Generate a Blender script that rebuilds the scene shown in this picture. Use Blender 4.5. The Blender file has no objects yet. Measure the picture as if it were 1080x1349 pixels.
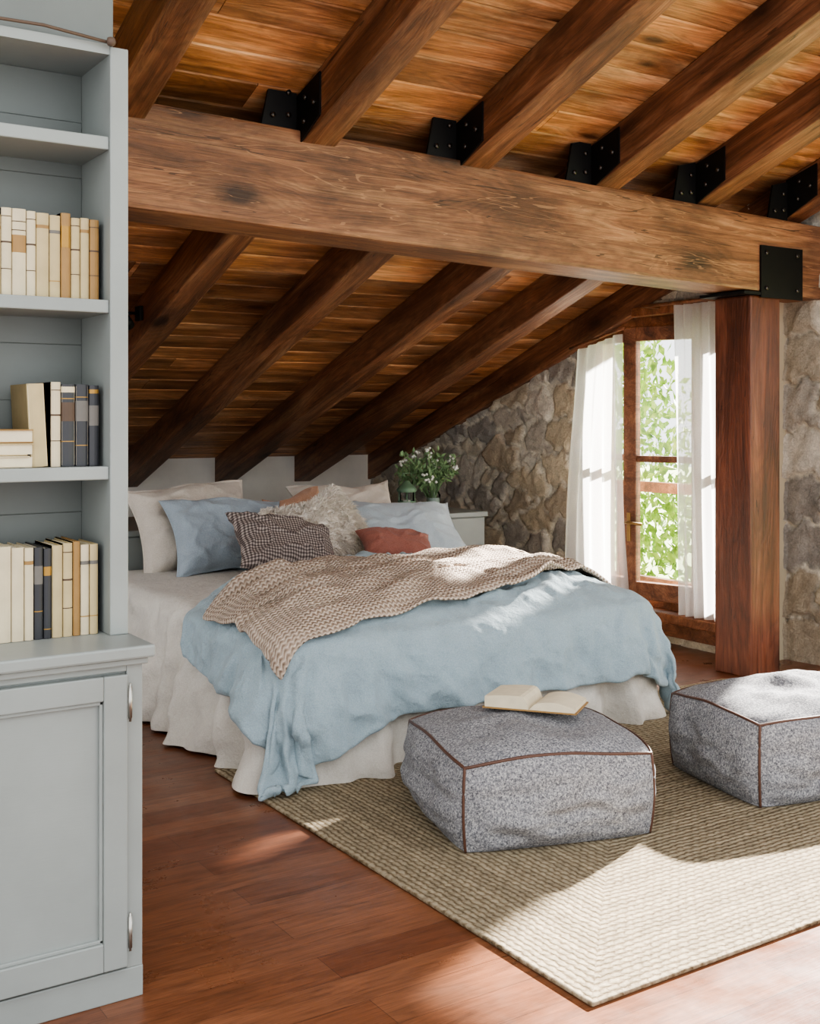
import bpy, bmesh, math, random, time
import numpy as np
from mathutils import Vector, Matrix, noise, Euler
random.seed(7); np.random.seed(7)
T00=time.time()
SC=bpy.context.scene
try:
    SC.view_settings.view_transform='AgX'
    SC.view_settings.look='AgX - Medium High Contrast'
    SC.view_settings.exposure=0.62
except Exception as e: print(e)

# ------------------------------------------------------------ helpers
def S(h):
    h=h.lstrip('#'); c=[int(h[i:i+2],16)/255 for i in (0,2,4)]
    return tuple([(x/12.92 if x<=.04045 else ((x+.055)/1.055)**2.4) for x in c])+(1,)
class NT:
    def __init__(s,name,rough=.6,base=(.5,.5,.5,1),spec=.5,metal=0):
        s.m=bpy.data.materials.new(name); s.m.use_nodes=True
        s.t=s.m.node_tree; s.b=s.t.nodes['Principled BSDF']
        s.b.inputs['Roughness'].default_value=rough; s.b.inputs['Base Color'].default_value=base
        s.b.inputs['Specular IOR Level'].default_value=spec; s.b.inputs['Metallic'].default_value=metal
        s.m.diffuse_color=base
    def n(s,typ,**k):
        nd=s.t.nodes.new(typ)
        for a,v in k.items(): setattr(nd,a,v)
        return nd
    def l(s,a,b): s.t.links.new(a,b)
    def coord(s,kind='Object',scale=(1,1,1),loc=(0,0,0),rot=(0,0,0)):
        tc=s.n('ShaderNodeTexCoord'); mp=s.n('ShaderNodeMapping')
        mp.inputs['Scale'].default_value=scale; mp.inputs['Location'].default_value=loc; mp.inputs['Rotation'].default_value=rot
        s.l(tc.outputs[kind],mp.inputs['Vector']); return mp.outputs[0]
    def noise(s,vec,scale=5,detail=4,rough=.5,dist=0):
        n=s.n('ShaderNodeTexNoise'); n.inputs['Scale'].default_value=scale; n.inputs['Detail'].default_value=detail
        n.inputs['Roughness'].default_value=rough; n.inputs['Distortion'].default_value=dist
        if vec is not None: s.l(vec,n.inputs['Vector'])
        return n.outputs['Fac']
    def ramp(s,f,stops):
        r=s.n('ShaderNodeValToRGB'); e=r.color_ramp.elements
        while len(e)<len(stops): e.new(.5)
        for i,(p,c) in enumerate(stops): e[i].position=p; e[i].color=c
        s.l(f,r.inputs[0]); return r.outputs[0]
    def mix(s,f,a,b,mode='MIX'):
        m=s.n('ShaderNodeMix',data_type='RGBA',blend_type=mode)
        for sock,v in ((m.inputs[0],f),(m.inputs[6],a),(m.inputs[7],b)):
            if hasattr(v,'is_linked') or hasattr(v,'links'): s.l(v,sock)
            else: sock.default_value=v
        return m.outputs[2]
    def math(s,op,a,b=0,c=0,clamp=False):
        m=s.n('ShaderNodeMath',operation=op); m.use_clamp=clamp
        for i,v in enumerate((a,b,c)):
            if hasattr(v,'links'): s.l(v,m.inputs[i])
            else: m.inputs[i].default_value=v
        return m.outputs[0]
    def bump(s,h,strength=.3,dist=.01):
        b=s.n('ShaderNodeBump'); b.inputs['Strength'].default_value=strength; b.inputs['Distance'].default_value=dist
        s.l(h,b.inputs['Height']); s.l(b.outputs[0],s.b.inputs['Normal']); return b
    def col(s,c): s.l(c,s.b.inputs['Base Color'])

def gray(v): return (v,v,v,1)
def wood(name,dark,mid,light,rough=.5,attr=False,knots=True,bump=.5,lo=.3,hi=.7,blotch=.2,scratch=0,ring=.22,ks=(1.5,3.2,3.2),kr=(.06,.16,.42)):
    w=NT(name,rough,mid)
    tc=w.n('ShaderNodeTexCoord')
    cmb=w.n('ShaderNodeCombineXYZ')
    if attr:
        a=w.n('ShaderNodeAttribute',attribute_name='tint'); r=a.outputs['Fac']
    else:
        o=w.n('ShaderNodeObjectInfo'); r=o.outputs['Random']
    w.l(w.math('MULTIPLY',r,61.0),cmb.inputs[0]); w.l(w.math('MULTIPLY',r,7.3),cmb.inputs[2])
    add=w.n('ShaderNodeVectorMath',operation='ADD'); w.l(tc.outputs['Object'],add.inputs[0]); w.l(cmb.outputs[0],add.inputs[1])
    def mp(sc):
        m=w.n('ShaderNodeMapping'); m.inputs['Scale'].default_value=sc; w.l(add.outputs[0],m.inputs[0]); return m.outputs[0]
    n1=w.noise(mp((.5,6,6)),2.0,10,.68,.7)
    n2=w.noise(mp((1.2,60,60)),3,5,.7,.2)
    n3=w.noise(mp((1,2,2)),1.7,6,.65)
    n4=w.noise(mp((.35,2.6,2.6)),1.6,2,.4,.3)
    if knots:
        v=w.n('ShaderNodeTexVoronoi'); v.inputs['Scale'].default_value=1.0; w.l(mp(ks),v.inputs['Vector'])
        dn=w.math('ADD',v.outputs['Distance'],w.math('MULTIPLY',w.math('SUBTRACT',w.noise(mp((8,20,20)),2,3),.5),.12))
        k2=w.n('ShaderNodeMapRange'); k2.inputs[1].default_value=kr[1]*.8; k2.inputs[2].default_value=kr[2]; k2.inputs[3].default_value=1; k2.inputs[4].default_value=0
        w.l(dn,k2.inputs[0])
        # growth rings bend around the knots
        n4=w.math('ADD',n4,w.math('MULTIPLY',k2.outputs[0],.12))
    c=w.ramp(n1,[(lo,dark),(.5,mid),(hi,light)])
    rg=w.math('SINE',w.math('MULTIPLY',n4,150.0))
    rg=w.math('ADD',w.math('MULTIPLY',rg,.5),.5)
    c=w.mix(ring*2,c,w.mix(1.0,c,w.ramp(rg,[(0,gray(.6)),(.6,gray(1.05))]),'MULTIPLY'))
    c=w.mix(1.0,c,w.ramp(n2,[(.3,gray(.66)),(.6,gray(1.1))]),'MULTIPLY')
    c=w.mix(1.0,c,w.ramp(n3,[(.32,gray(1-blotch*1.7)),(.6,gray(1+blotch*.6))]),'MULTIPLY')
    h=w.math('ADD',n2,w.math('MULTIPLY',rg,.25))
    if knots:
        k=w.n('ShaderNodeMapRange'); k.inputs[1].default_value=kr[0]; k.inputs[2].default_value=kr[1]; k.inputs[3].default_value=1; k.inputs[4].default_value=0
        w.l(dn,k.inputs[0])
        dk=tuple([x*.3 for x in dark[:3]])+(1,)
        c=w.mix(w.math('MULTIPLY',k2.outputs[0],.55),c,dark)
        c=w.mix(w.math('MULTIPLY',k.outputs[0],.9),c,dk)
    if scratch:
        for sc_,off in (((.55,2.2,9),.5),((.4,3.0,5),.46)):
            ns_=w.noise(mp(sc_),1.5,3,.5,.2)
            d_=w.math('ABSOLUTE',w.math('SUBTRACT',ns_,off)); ln_=w.math('LESS_THAN',d_,.003)
            c=w.mix(w.math('MULTIPLY',ln_,scratch),c,light)
        ck=w.noise(mp((.5,14,14)),1.2,2,.5); ck=w.math('LESS_THAN',w.math('ABSOLUTE',w.math('SUBTRACT',ck,.60)),.004)
        c=w.mix(w.math('MULTIPLY',ck,.7),c,tuple([x*.3 for x in dark[:3]])+(1,))
    if attr:
        rr=w.ramp(r,[(0,(.52,.47,.43,1)),(.3,gray(.82)),(.7,gray(1.05)),(1,(1.28,1.26,1.2,1))])
        c=w.mix(1.0,c,rr,'MULTIPLY')
    w.col(c); w.bump(h,bump,.005)
    return w.m

def paint(name,c,rough=.45,var=.06):
    p=NT(name,rough,c)
    n=p.noise(p.coord('Object'),3,5,.6)
    lo=tuple([x*(1-var*2) for x in c[:3]])+(1,); hi=tuple([min(1,x*(1+var)) for x in c[:3]])+(1,)
    p.col(p.ramp(n,[(.3,lo),(.7,hi)]))
    p.bump(p.noise(p.coord('Object',(6,60,60)),4,3),.06,.003)
    return p.m
def fabric(name,c,c2=None,scale=260,bump=.25,rough=.9,sheen=.15,big=.1,crease=.4):
    p=NT(name,rough,c,spec=.2)
    c2=c2 or tuple([x*.8 for x in c[:3]])+(1,)
    co=p.coord('Object')
    n=p.noise(co,scale,3,.7); nb=p.noise(co,6,5,.6)
    cc=p.ramp(n,[(.35,c2),(.65,c)])
    cc=p.mix(1.0,cc,p.ramp(nb,[(.3,gray(1-big)),(.7,gray(1+big*.5))]),'MULTIPLY')
    p.col(cc); p.b.inputs['Sheen Weight'].default_value=sheen
    r1=p.noise(co,13,7,.62,.25)
    b1=p.n('ShaderNodeBump'); b1.inputs['Strength'].default_value=crease; b1.inputs['Distance'].default_value=.03; p.l(r1,b1.inputs['Height'])
    b2=p.n('ShaderNodeBump'); b2.inputs['Strength'].default_value=bump; b2.inputs['Distance'].default_value=.002; p.l(n,b2.inputs['Height']); p.l(b1.outputs[0],b2.inputs['Normal'])
    p.l(b2.outputs[0],p.b.inputs['Normal'])
    return p.m
def plain(name,c,rough=.5,metal=0,spec=.5):
    p=NT(name,rough,c,spec,metal)
    n=p.noise(p.coord('Object'),25,3)
    p.col(p.ramp(n,[(.3,tuple([x*.88 for x in c[:3]])+(1,)),(.7,c)]))
    return p.m

class MB:
    def __init__(s): s.v=[];s.f=[];s.mi=[];s.sm=[];s.tint=[]
    def add(s,vs,fs,mi=0,sm=False,M=None,tint=0.0):
        o=len(s.v)
        for p in vs:
            if M is not None: p=M@Vector(p)
            s.v.append((p[0],p[1],p[2])); s.tint.append(tint)
        for f in fs:
            s.f.append([i+o for i in f]); s.mi.append(mi); s.sm.append(sm)
    def box(s,x0,x1,y0,y1,z0,z1,mi=0,M=None,tint=0.0,b=0.0):
        if b>0:
            bm=bmesh.new(); bmesh.ops.create_cube(bm,size=1)
            for v in bm.verts:
                v.co=Vector(((x0+x1)/2+v.co.x*(x1-x0),(y0+y1)/2+v.co.y*(y1-y0),(z0+z1)/2+v.co.z*(z1-z0)))
            bmesh.ops.bevel(bm,geom=bm.edges[:],offset=b,segments=2,profile=.5,affect='EDGES')
            bm.verts.index_update()
            s.add([v.co[:] for v in bm.verts],[[v.index for v in f.verts] for f in bm.faces],mi,False,M,tint); bm.free(); return
        vs=[(x0,y0,z0),(x1,y0,z0),(x1,y1,z0),(x0,y1,z0),(x0,y0,z1),(x1,y0,z1),(x1,y1,z1),(x0,y1,z1)]
        s.add(vs,[(0,3,2,1),(4,5,6,7),(0,1,5,4),(1,2,6,5),(2,3,7,6),(3,0,4,7)],mi,False,M,tint)
    def prism_x(s,pts,x0,x1,mi=0,tint=0.0,M=None):
        n=len(pts); vs=[(x0,y,z) for y,z in pts]+[(x1,y,z) for y,z in pts]
        fs=[list(range(n))[::-1],[i+n for i in range(n)]]+[(i,(i+1)%n,(i+1)%n+n,i+n) for i in range(n)]
        s.add(vs,fs,mi,False,M,tint)
    def tube(s,pts,r,mi=0,sides=8,closed=False,M=None,radii=None):
        pts=[Vector(p) for p in pts]; n=len(pts); vs=[]; fs=[]
        up=Vector((0,0,1))
        for i,p in enumerate(pts):
            a=pts[(i-1)%n] if (closed or i>0) else p; b=pts[(i+1)%n] if (closed or i<n-1) else p
            t=(b-a).normalized()
            u=t.cross(up)
            if u.length<.05: u=t.cross(Vector((0,1,0)))
            u.normalize(); w=t.cross(u)
            rr=radii[i] if radii else r
            for k in range(sides):
                an=2*math.pi*k/sides; vs.append(tuple(p+u*math.cos(an)*rr+w*math.sin(an)*rr))
        m=n if closed else n-1
        for i in range(m):
            for k in range(sides):
                a=i*sides+k; b=i*sides+(k+1)%sides; c=((i+1)%n)*sides+(k+1)%sides; d=((i+1)%n)*sides+k
                fs.append((a,b,c,d))
        if not closed:
            fs.append(list(range(sides))[::-1]); fs.append([(n-1)*sides+k for k in range(sides)])
        s.add(vs,fs,mi,True,M)
    def lathe(s,prof,cx,cy,cz,mi=0,seg=24):
        vs=[];fs=[]
        for r,z in prof:
            for k in range(seg):
                a=2*math.pi*k/seg; vs.append((cx+r*math.cos(a),cy+r*math.sin(a),cz+z))
        for i in range(len(prof)-1):
            for k in range(seg):
                fs.append((i*seg+k,i*seg+(k+1)%seg,(i+1)*seg+(k+1)%seg,(i+1)*seg+k))
        s.add(vs,fs,mi,True)
    def build(s,name,mats,parent=None,tint=False,origin=True,rot=None):
        me=bpy.data.meshes.new(name)
        v=np.array(s.v,dtype=float)
        c=(v.min(0)+v.max(0))/2 if origin else np.zeros(3)
        me.from_pydata([tuple(p) for p in (v-c)],[],s.f)
        for m in (mats if isinstance(mats,(list,tuple)) else [mats]): me.materials.append(m)
        me.polygons.foreach_set('material_index',s.mi)
        me.polygons.foreach_set('use_smooth',s.sm)
        if tint:
            a=me.attributes.new('tint','FLOAT','POINT'); a.data.foreach_set('value',s.tint)
        me.update()
        ob=bpy.data.objects.new(name,me); SC.collection.objects.link(ob); ob.location=c
        if parent is not None: ob.parent=parent
        return ob
def empty(name,loc=(0,0,0)):
    e=bpy.data.objects.new(name,None); SC.collection.objects.link(e); e.empty_display_size=.1; return e

# ------------------------------------------------------------ materials
M_BOARD=wood('pine_ceiling_boards',S('#75492b'),S('#ba8459'),S('#dcb189'),.42,attr=True,blotch=.34,ks=(1.7,5.2,0.0),kr=(.05,.15,.40))
M_RAFT=wood('rafter_wood',S('#452a1b'),S('#7c5138'),S('#a47b5c'),.45,blotch=.3,scratch=.12)
M_BEAM=wood('beam_wood',S('#563926'),S('#8b5f42'),S('#b38864'),.5,blotch=.3,scratch=.45,ring=.2,ks=(1.3,3.0,3.0),kr=(.08,.18,.42))
M_POST=wood('post_wood',S('#3c1d0f'),S('#6b3b26'),S('#875640'),.4,scratch=.12)
M_WIN=wood('window_frame_wood',S('#4f2c19'),S('#825236'),S('#a06e4e'),.35,knots=False)
M_BLACK=plain('black_iron',S('#1c1c1c'),.55,.6)
M_BOLT=plain('bolt_steel',S('#55524e'),.4,.9)
M_GREY=paint('grey_green_paint',S('#8c918e'),.42)
M_GREY_SHADED=paint('grey_green_paint_shaded',S('#686d6a'),.5)  # same grey paint as the carcass, darkened: shade put into the colour
M_WHITE=paint('white_plaster',S('#e6e2d9'),.85)
M_MORTAR=paint('mortar',S('#b5a990'),.95)
M_STEEL=plain('hinge_steel',S('#b5b3ab'),.3,.9)

f=NT('wood_floor',.28,S('#8a4a2c'))
br=f.n('ShaderNodeTexBrick'); br.offset=.37; br.inputs['Scale'].default_value=1; br.inputs['Brick Width'].default_value=1.5; br.inputs['Row Height'].default_value=.13
br.inputs['Mortar Size'].default_value=.0008; br.inputs['Mortar Smooth'].default_value=.2; br.inputs['Bias'].default_value=0
br.inputs['Color1'].default_value=S('#683d27'); br.inputs['Color2'].default_value=S('#7d5138'); br.inputs['Mortar'].default_value=S('#3f2518')
f.l(f.coord('Object'),br.inputs['Vector'])
g1=f.noise(f.coord('Object',(1.2,9,9)),3,9,.7,1.2); g2=f.noise(f.coord('Object',(3,80,80)),3,4)
cc=f.mix(1,br.outputs['Color'],f.ramp(g1,[(.3,gray(.6)),(.5,gray(1)),(.72,gray(1.35))]),'MULTIPLY')
cc=f.mix(1,cc,f.ramp(g2,[(.3,gray(.78)),(.7,gray(1.12))]),'MULTIPLY')
f.col(cc); f.l(f.ramp(f.noise(f.coord('Object'),3.5,7,.65),[(.3,gray(.22)),(.7,gray(.45))]),f.b.inputs['Roughness'])
f.bump(f.math('SUBTRACT',g2,f.math('MULTIPLY',br.outputs['Fac'],1.0)),.10,.003)
M_FLOOR=f.m

f=NT('jute_rug_weave',.95,S('#b39f7e'),spec=.1)
tc=f.n('ShaderNodeTexCoord'); sp=f.n('ShaderNodeSeparateXYZ'); f.l(tc.outputs['Object'],sp.inputs[0])
RX,RY=1.46,1.1
ROW=.022
ax=f.math('SUBTRACT',f.math('ABSOLUTE',sp.outputs[0]),RX-RY); ay=f.math('ABSOLUTE',sp.outputs[1])
u=f.math('MAXIMUM',ax,ay)
nz=f.noise(tc.outputs['Object'],5,4); nz2=f.noise(tc.outputs['Object'],40,2)
u=f.math('ADD',u,f.math('ADD',f.math('MULTIPLY',nz,.025),f.math('MULTIPLY',nz2,.011)))
isx=f.math('GREATER_THAN',ax,ay)
al=f.math('ADD',f.math('MULTIPLY',isx,sp.outputs[1]),f.math('MULTIPLY',f.math('SUBTRACT',1,isx),sp.outputs[0]))
rib=f.math('ABSOLUTE',f.math('SINE',f.math('MULTIPLY',u,math.pi/ROW)))
rowid=f.math('FLOOR',f.math('DIVIDE',u,ROW))
ph=f.math('MULTIPLY',rowid,2.1)
aln=f.math('ADD',al,f.math('MULTIPLY',f.noise(tc.outputs['Object'],30,2),.03))
br_=f.math('ABSOLUTE',f.math('SINE',f.math('ADD',f.math('MULTIPLY',aln,math.pi/.034),f.math('ADD',ph,f.math('MULTIPLY',rib,1.4)))))
hh=f.math('ADD',f.math('MULTIPLY',rib,.6),f.math('MULTIPLY',br_,.3))
fn=f.noise(tc.outputs['Object'],120,5,.8)
hh2=f.math('ADD',hh,f.math('MULTIPLY',f.math('SUBTRACT',fn,.3),1.0))
rown=f.n('ShaderNodeTexWhiteNoise',noise_dimensions='1D'); f.l(rowid,rown.inputs['W'])
c=f.ramp(hh2,[(.15,S('#5c4e3a')),(.6,S('#94836a')),(1,S('#bcae94'))])
c=f.mix(1,c,f.ramp(rown.outputs['Value'],[(0,gray(.82)),(1,gray(1.08))]),'MULTIPLY')
c=f.mix(1,c,f.ramp(f.noise(tc.outputs['Object'],28,5,.75),[(.3,gray(.68)),(.7,gray(1.18))]),'MULTIPLY')
f.col(c); f.bump(hh2,.95,.011)
M_RUG=f.m

f=NT('grey_melange_canvas',.95,S('#8b8b90'),spec=.15)
co=f.coord('Object'); n=f.noise(co,140,4,.8,.4); n2=f.noise(co,330,2,.7)
c=f.ramp(f.math('ADD',f.math('MULTIPLY',n,.7),f.math('MULTIPLY',n2,.3)),[(.38,S('#3e3f44')),(.5,S('#7e7e82')),(.6,S('#b3b2b0'))])
f.col(c); f.bump(n2,.5,.003); M_POUF=f.m
M_PIPE=plain('leather_piping',S('#54372a'),.5)

M_DUVET=fabric('blue_linen',S('#a3b3ba'),S('#8fa2ab'),240,.3,crease=.65)
M_BLUEP=fabric('pale_blue_linen',S('#a5b0b9'),S('#939fa9'),240,.3)
M_BLUEL=fabric('light_blue_cotton',S('#bac4cb'),S('#a9b5bd'),240,.25)
M_CREAM=fabric('cream_linen',S('#cfc6bb'),S('#bdb3a7'),260,.3)
M_SHEET=fabric('white_linen',S('#d8d3ca'),S('#c8c2b8'),260,.3,crease=.6)
M_TERRA=fabric('terracotta_linen',S('#a0695d'),S('#8a564a'),200,.4)
M_PEACH=fabric('peach_linen',S('#c8a088'),S('#b38a70'),200,.3)
M_FUR=fabric('fur_white',S('#efe8de'),S('#e2d8cc'),60,.3,crease=0)
f=NT('houndstooth_wool',.95,S('#8a7a70'),spec=.1)
co=f.coord('Object',(1,1,1)); sp=f.n('ShaderNodeSeparateXYZ'); f.l(co,sp.inputs[0])
s1=f.math('GREATER_THAN',f.math('SINE',f.math('MULTIPLY',sp.outputs[0],400)),0.0)
s2=f.math('GREATER_THAN',f.math('SINE',f.math('MULTIPLY',sp.outputs[1],400)),0.0)
c=f.ramp(f.math('MULTIPLY',f.math('ADD',s1,s2),.5),[(.0,S('#4a423f')),(.5,S('#746966')),(1,S('#aa9e96'))])
f.col(c); f.bump(f.noise(co,200,2),.3,.002); M_CHECK=f.m
f=NT('knit_wool',.95,S('#c2ab97'),spec=.1)
tc=f.n('ShaderNodeTexCoord'); sp=f.n('ShaderNodeSeparateXYZ'); f.l(tc.outputs['UV'],sp.inputs[0])
a=f.math('SINE',f.math('MULTIPLY',sp.outputs[0],2*math.pi*38))
row=f.math('MULTIPLY',sp.outputs[1],62)
b_=f.math('SINE',f.math('ADD',f.math('MULTIPLY',row,2*math.pi),f.math('MULTIPLY',a,1.3)))
hh=f.math('ADD',f.math('MULTIPLY',b_,.35),f.math('ADD',f.math('MULTIPLY',a,.15),.5))
c=f.ramp(hh,[(.05,S('#8d7c6d')),(.35,S('#b8a493')),(.9,S('#d4c4b5'))])
c=f.mix(1,c,f.ramp(f.noise(tc.outputs['Object'],120,3),[(.3,gray(.85)),(.7,gray(1.08))]),'MULTIPLY')
f.col(c); f.bump(hh,1.0,.010); M_KNIT=f.m
f=NT('rubble_stone',.92,S('#9a8f7f'),spec=.15)
at=f.n('ShaderNodeAttribute',attribute_name='Col'); co=f.coord('Object')
n=f.noise(co,16,10,.75,.3); n2=f.noise(co,90,5,.7)
c=f.mix(1,at.outputs['Color'],f.ramp(n,[(.3,gray(.68)),(.5,gray(1)),(.72,gray(1.2))]),'MULTIPLY')
c=f.mix(1,c,f.ramp(n2,[(.35,gray(.78)),(.65,gray(1.12))]),'MULTIPLY')
f.col(c); f.bump(f.math('ADD',n,f.math('MULTIPLY',n2,.6)),1.0,.016); M_STONE=f.m
f=NT('sheer_voile',.8,S('#f2f0ec'))
tr=f.n('ShaderNodeBsdfTransparent'); tl=f.n('ShaderNodeBsdfTranslucent'); tl.inputs[0].default_value=(.97,.965,.955,1)
df=f.n('ShaderNodeBsdfDiffuse'); df.inputs[0].default_value=(.95,.94,.93,1)
m1=f.n('ShaderNodeMixShader'); m1.inputs[0].default_value=.65; f.l(df.outputs[0],m1.inputs[1]); f.l(tl.outputs[0],m1.inputs[2])
m2=f.n('ShaderNodeMixShader'); f.l(f.ramp(f.noise(f.coord('Object'),300,2),[(.3,gray(.38)),(.7,gray(.5))]),m2.inputs[0])
f.l(m1.outputs[0],m2.inputs[1]); f.l(tr.outputs[0],m2.inputs[2])
f.l(m2.outputs[0],f.t.nodes['Material Output'].inputs[0]); M_SHEER=f.m
f=NT('window_glass',.05)
tr=f.n('ShaderNodeBsdfTransparent'); gl=f.n('ShaderNodeBsdfGlossy'); gl.inputs['Roughness'].default_value=.03
lw=f.n('ShaderNodeFresnel'); lw.inputs[0].default_value=1.3
m2=f.n('ShaderNodeMixShader'); f.l(lw.outputs[0],m2.inputs[0]); f.l(tr.outputs[0],m2.inputs[1]); f.l(gl.outputs[0],m2.inputs[2])
f.l(m2.outputs[0],f.t.nodes['Material Output'].inputs[0]); M_GLASS=f.m
f=NT('leaf_green',.6,S('#6f8f3a')); oi=f.noise(f.coord('Object'),9,2)
f.col(f.ramp(oi,[(.3,S('#4f7029')),(.5,S('#86a342')),(.7,S('#c0d275'))])); M_LEAF=f.m
M_LEAF2=plain('houseplant_leaf',S('#7d9a6c'),.55)
M_BLOSS=plain('white_blossom',S('#eeeee6'),.7)
M_LANT=plain('green_enamel',S('#6d8a70'),.35,.2)
M_GRASS=plain('grass',S('#a8b878'),.9)

# ------------------------------------------------------------ roof geometry
TAN=.367; ANG=math.atan(TAN)
def zr(y): return 4.061-TAN*y
RH=.215
WX=5.3; KY=8.72; JY=4.45; WN=5.52
L0=1.75; YE=KY+.15

b=MB(); b.box(-3,5.9,-2.0,KY+.15,-.12,0); b.build('floor',M_FLOOR)
b=MB(); cs,sn=math.cos(ANG),math.sin(ANG)
y=L0
def bp(x,y,dz): return (x,y,zr(y)+RH+dz)
bw=.175*cs
while y<YE:
    xs=[-.6]+sorted([random.uniform(.3,4.8) for _ in range(2)])+[5.9]
    for i in range(3):
        x0,x1=xs[i]+.0015,xs[i+1]-.0015; y0,y1=y+.002,y+bw-.002; t=random.random(); e=.006
        vs=[bp(x0,y0,e),bp(x1,y0,e),bp(x1,y1,e),bp(x0,y1,e),bp(x0,y0+.005,0),bp(x1,y0+.005,0),bp(x1,y1-.005,0),bp(x0,y1-.005,0)]
        b.add(vs,[(4,7,6,5),(0,4,5,1),(1,5,6,2),(2,6,7,3),(3,7,4,0)],0,False,None,t)
    y+=bw
b.add([bp(-.6,L0,.01),bp(5.9,L0,.01),bp(5.9,YE,.01),bp(-.6,YE,.01),bp(-.6,L0,.12),bp(5.9,L0,.12),bp(5.9,YE,.12),bp(-.6,YE,.12)],
      [(0,3,2,1),(4,5,6,7),(0,1,5,4),(1,2,6,5),(2,3,7,6),(3,0,4,7)],1,False,None,.1)
b.build('ceiling',[M_BOARD,M_RAFT],tint=True,origin=False)

RW=.155
RX_=[1.56,2.38,3.18,3.98,4.70,5.42]
def local_beam(name,length,w,h,mat,loc,rot,bev=.008,parent=None):
    bm=bmesh.new(); bmesh.ops.create_cube(bm,size=1)
    for v in bm.verts: v.co=Vector((v.co.x*length,v.co.y*w,v.co.z*h))
    bmesh.ops.bevel(bm,geom=bm.edges[:],offset=bev,segments=2,profile=.6,affect='EDGES')
    me=bpy.data.meshes.new(name); bm.to_mesh(me); bm.free(); me.materials.append(mat)
    ob=bpy.data.objects.new(name,me); SC.collection.objects.link(ob); ob.location=loc; ob.rotation_euler=rot
    return ob
Yc=(L0+YE)/2; ln=(YE-L0)/cs
for i,xr in enumerate(RX_):
    ob=local_beam('rafter',ln,RW,RH*cs,M_RAFT,(0,0,0),(0,0,0))
    R=Matrix(((0,1,0),(cs,0,sn),(-sn,0,cs)))
    ob.matrix_world=Matrix.Translation((xr-RW/2,Yc,zr(Yc)+RH/2))@R.to_4x4()
BY0,BY1=4.2,4.5
BT=-.030; BH=.408
def bz0(x): return 2.182+BT*(x-1.55)
def bz1(x): return bz0(x)+BH
cx_=(-.5+5.65)/2
local_beam('ceiling_beam',6.15,BY1-BY0,BH,M_BEAM,(cx_,(BY0+BY1)/2,(bz0(cx_)+bz1(cx_))/2),(0,-math.atan(BT),0),.015)
PX0,PX1=4.93,5.17
PT=bz0(5.05)-.02
local_beam('wooden_post',PT,.25,.24,M_POST,((PX0+PX1)/2,BY0+.135,PT/2),(0,math.pi/2,0),.012)

b=MB()
def bolt(x,y,z,axis):
    if axis=='y': b.tube([(x,y,z),(x,y-.012,z)],.011,1,8)
    else: b.tube([(x,y,z),(x-.012,y,z)],.011,1,8)
for xr in RX_[1:]:
    xl=xr-RW; B1=bz1(xl)
    b.add([(xl-.17,BY0+.03,B1),(xl-.01,BY0+.03,B1),(xl-.01,BY0+.03,B1+.22),(xl-.13,BY0+.03,B1+.19),
           (xl-.17,BY0+.042,B1),(xl-.01,BY0+.042,B1),(xl-.01,BY0+.042,B1+.22),(xl-.13,BY0+.042,B1+.19)],
          [(0,1,2,3),(7,6,5,4),(0,4,5,1),(1,5,6,2),(2,6,7,3),(3,7,4,0)],0)
    b.add([(xl-.009,BY0-.16,zr(BY0-.16)+.02),(xl-.009,BY0+.04,zr(BY0)-.02),(xl-.009,BY0+.04,zr(BY0)+.19),(xl-.009,BY0-.16,zr(BY0-.16)+.19),
           (xl-.001,BY0-.16,zr(BY0-.16)+.02),(xl-.001,BY0+.04,zr(BY0)-.02),(xl-.001,BY0+.04,zr(BY0)+.19),(xl-.001,BY0-.16,zr(BY0-.16)+.19)],
          [(0,3,2,1),(4,5,6,7),(0,1,5,4),(1,2,6,5),(2,3,7,6),(3,0,4,7)],0)
    for dy,dz in((-.12,.09),(-.05,.15),(-.04,.06)): bolt(xl-.009,BY0+dy,zr(BY0+dy)+dz,'x')
    bolt(xl-.05,BY0+.03,B1+.15,'y'); bolt(xl-.05,BY0+.03,B1+.06,'y'); bolt(xl-.12,BY0+.03,B1+.05,'y')
b.build('rafter_bracket',[M_BLACK,M_BOLT])
b=MB()
zb_=bz0(5.1)
b.box(4.99,5.33,BY0-.012,BY0-.001,zb_-.03,zb_+.25); b.box(4.86,5.25,BY0-.01,BY1+.005,zb_-.018,zb_-.002)
for x,z in((5.03,zb_+.21),(5.28,zb_+.21),(5.03,zb_+.02),(5.28,zb_+.02)): bolt(x,BY0-.01,z,'y')
b.build('beam_plate',[M_BLACK,M_BOLT])

# ------------------------------------------------------------ walls
OP=[(4.55,6.0,.2,2.04),(1.0,3.9,.1,2.1)]
def zt(y): return zr(y)+RH
def wxs(y): return WX if y>JY else WN
b=MB()
def col(y0,y1,z0=0,z1=None):
    w_=wxs((y0+y1)/2)
    if z1 is None: b.prism_x([(y0,z0),(y1,z0),(y1,zt(y1)),(y0,zt(y0))],w_+.03,w_+.33)
    else: b.prism_x([(y0,z0),(y1,z0),(y1,z1),(y0,z1)],w_+.03,w_+.33)
col(.4,1.0);col(3.9,JY);col(JY,4.55);col(6.0,YE)
for y0,y1,z0,z1 in OP:
    col(y0,y1,0,z0); col(y0,y1,z1,None)
b.build('wall_right',M_MORTAR)
st=.0165
ys=np.arange(1.0,KY+.02,st); zs=np.arange(0,3.9,st)
Yg,Zg=np.meshgrid(ys,zs,indexing='ij')
seeds=[]
r_=0
z=.03
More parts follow.
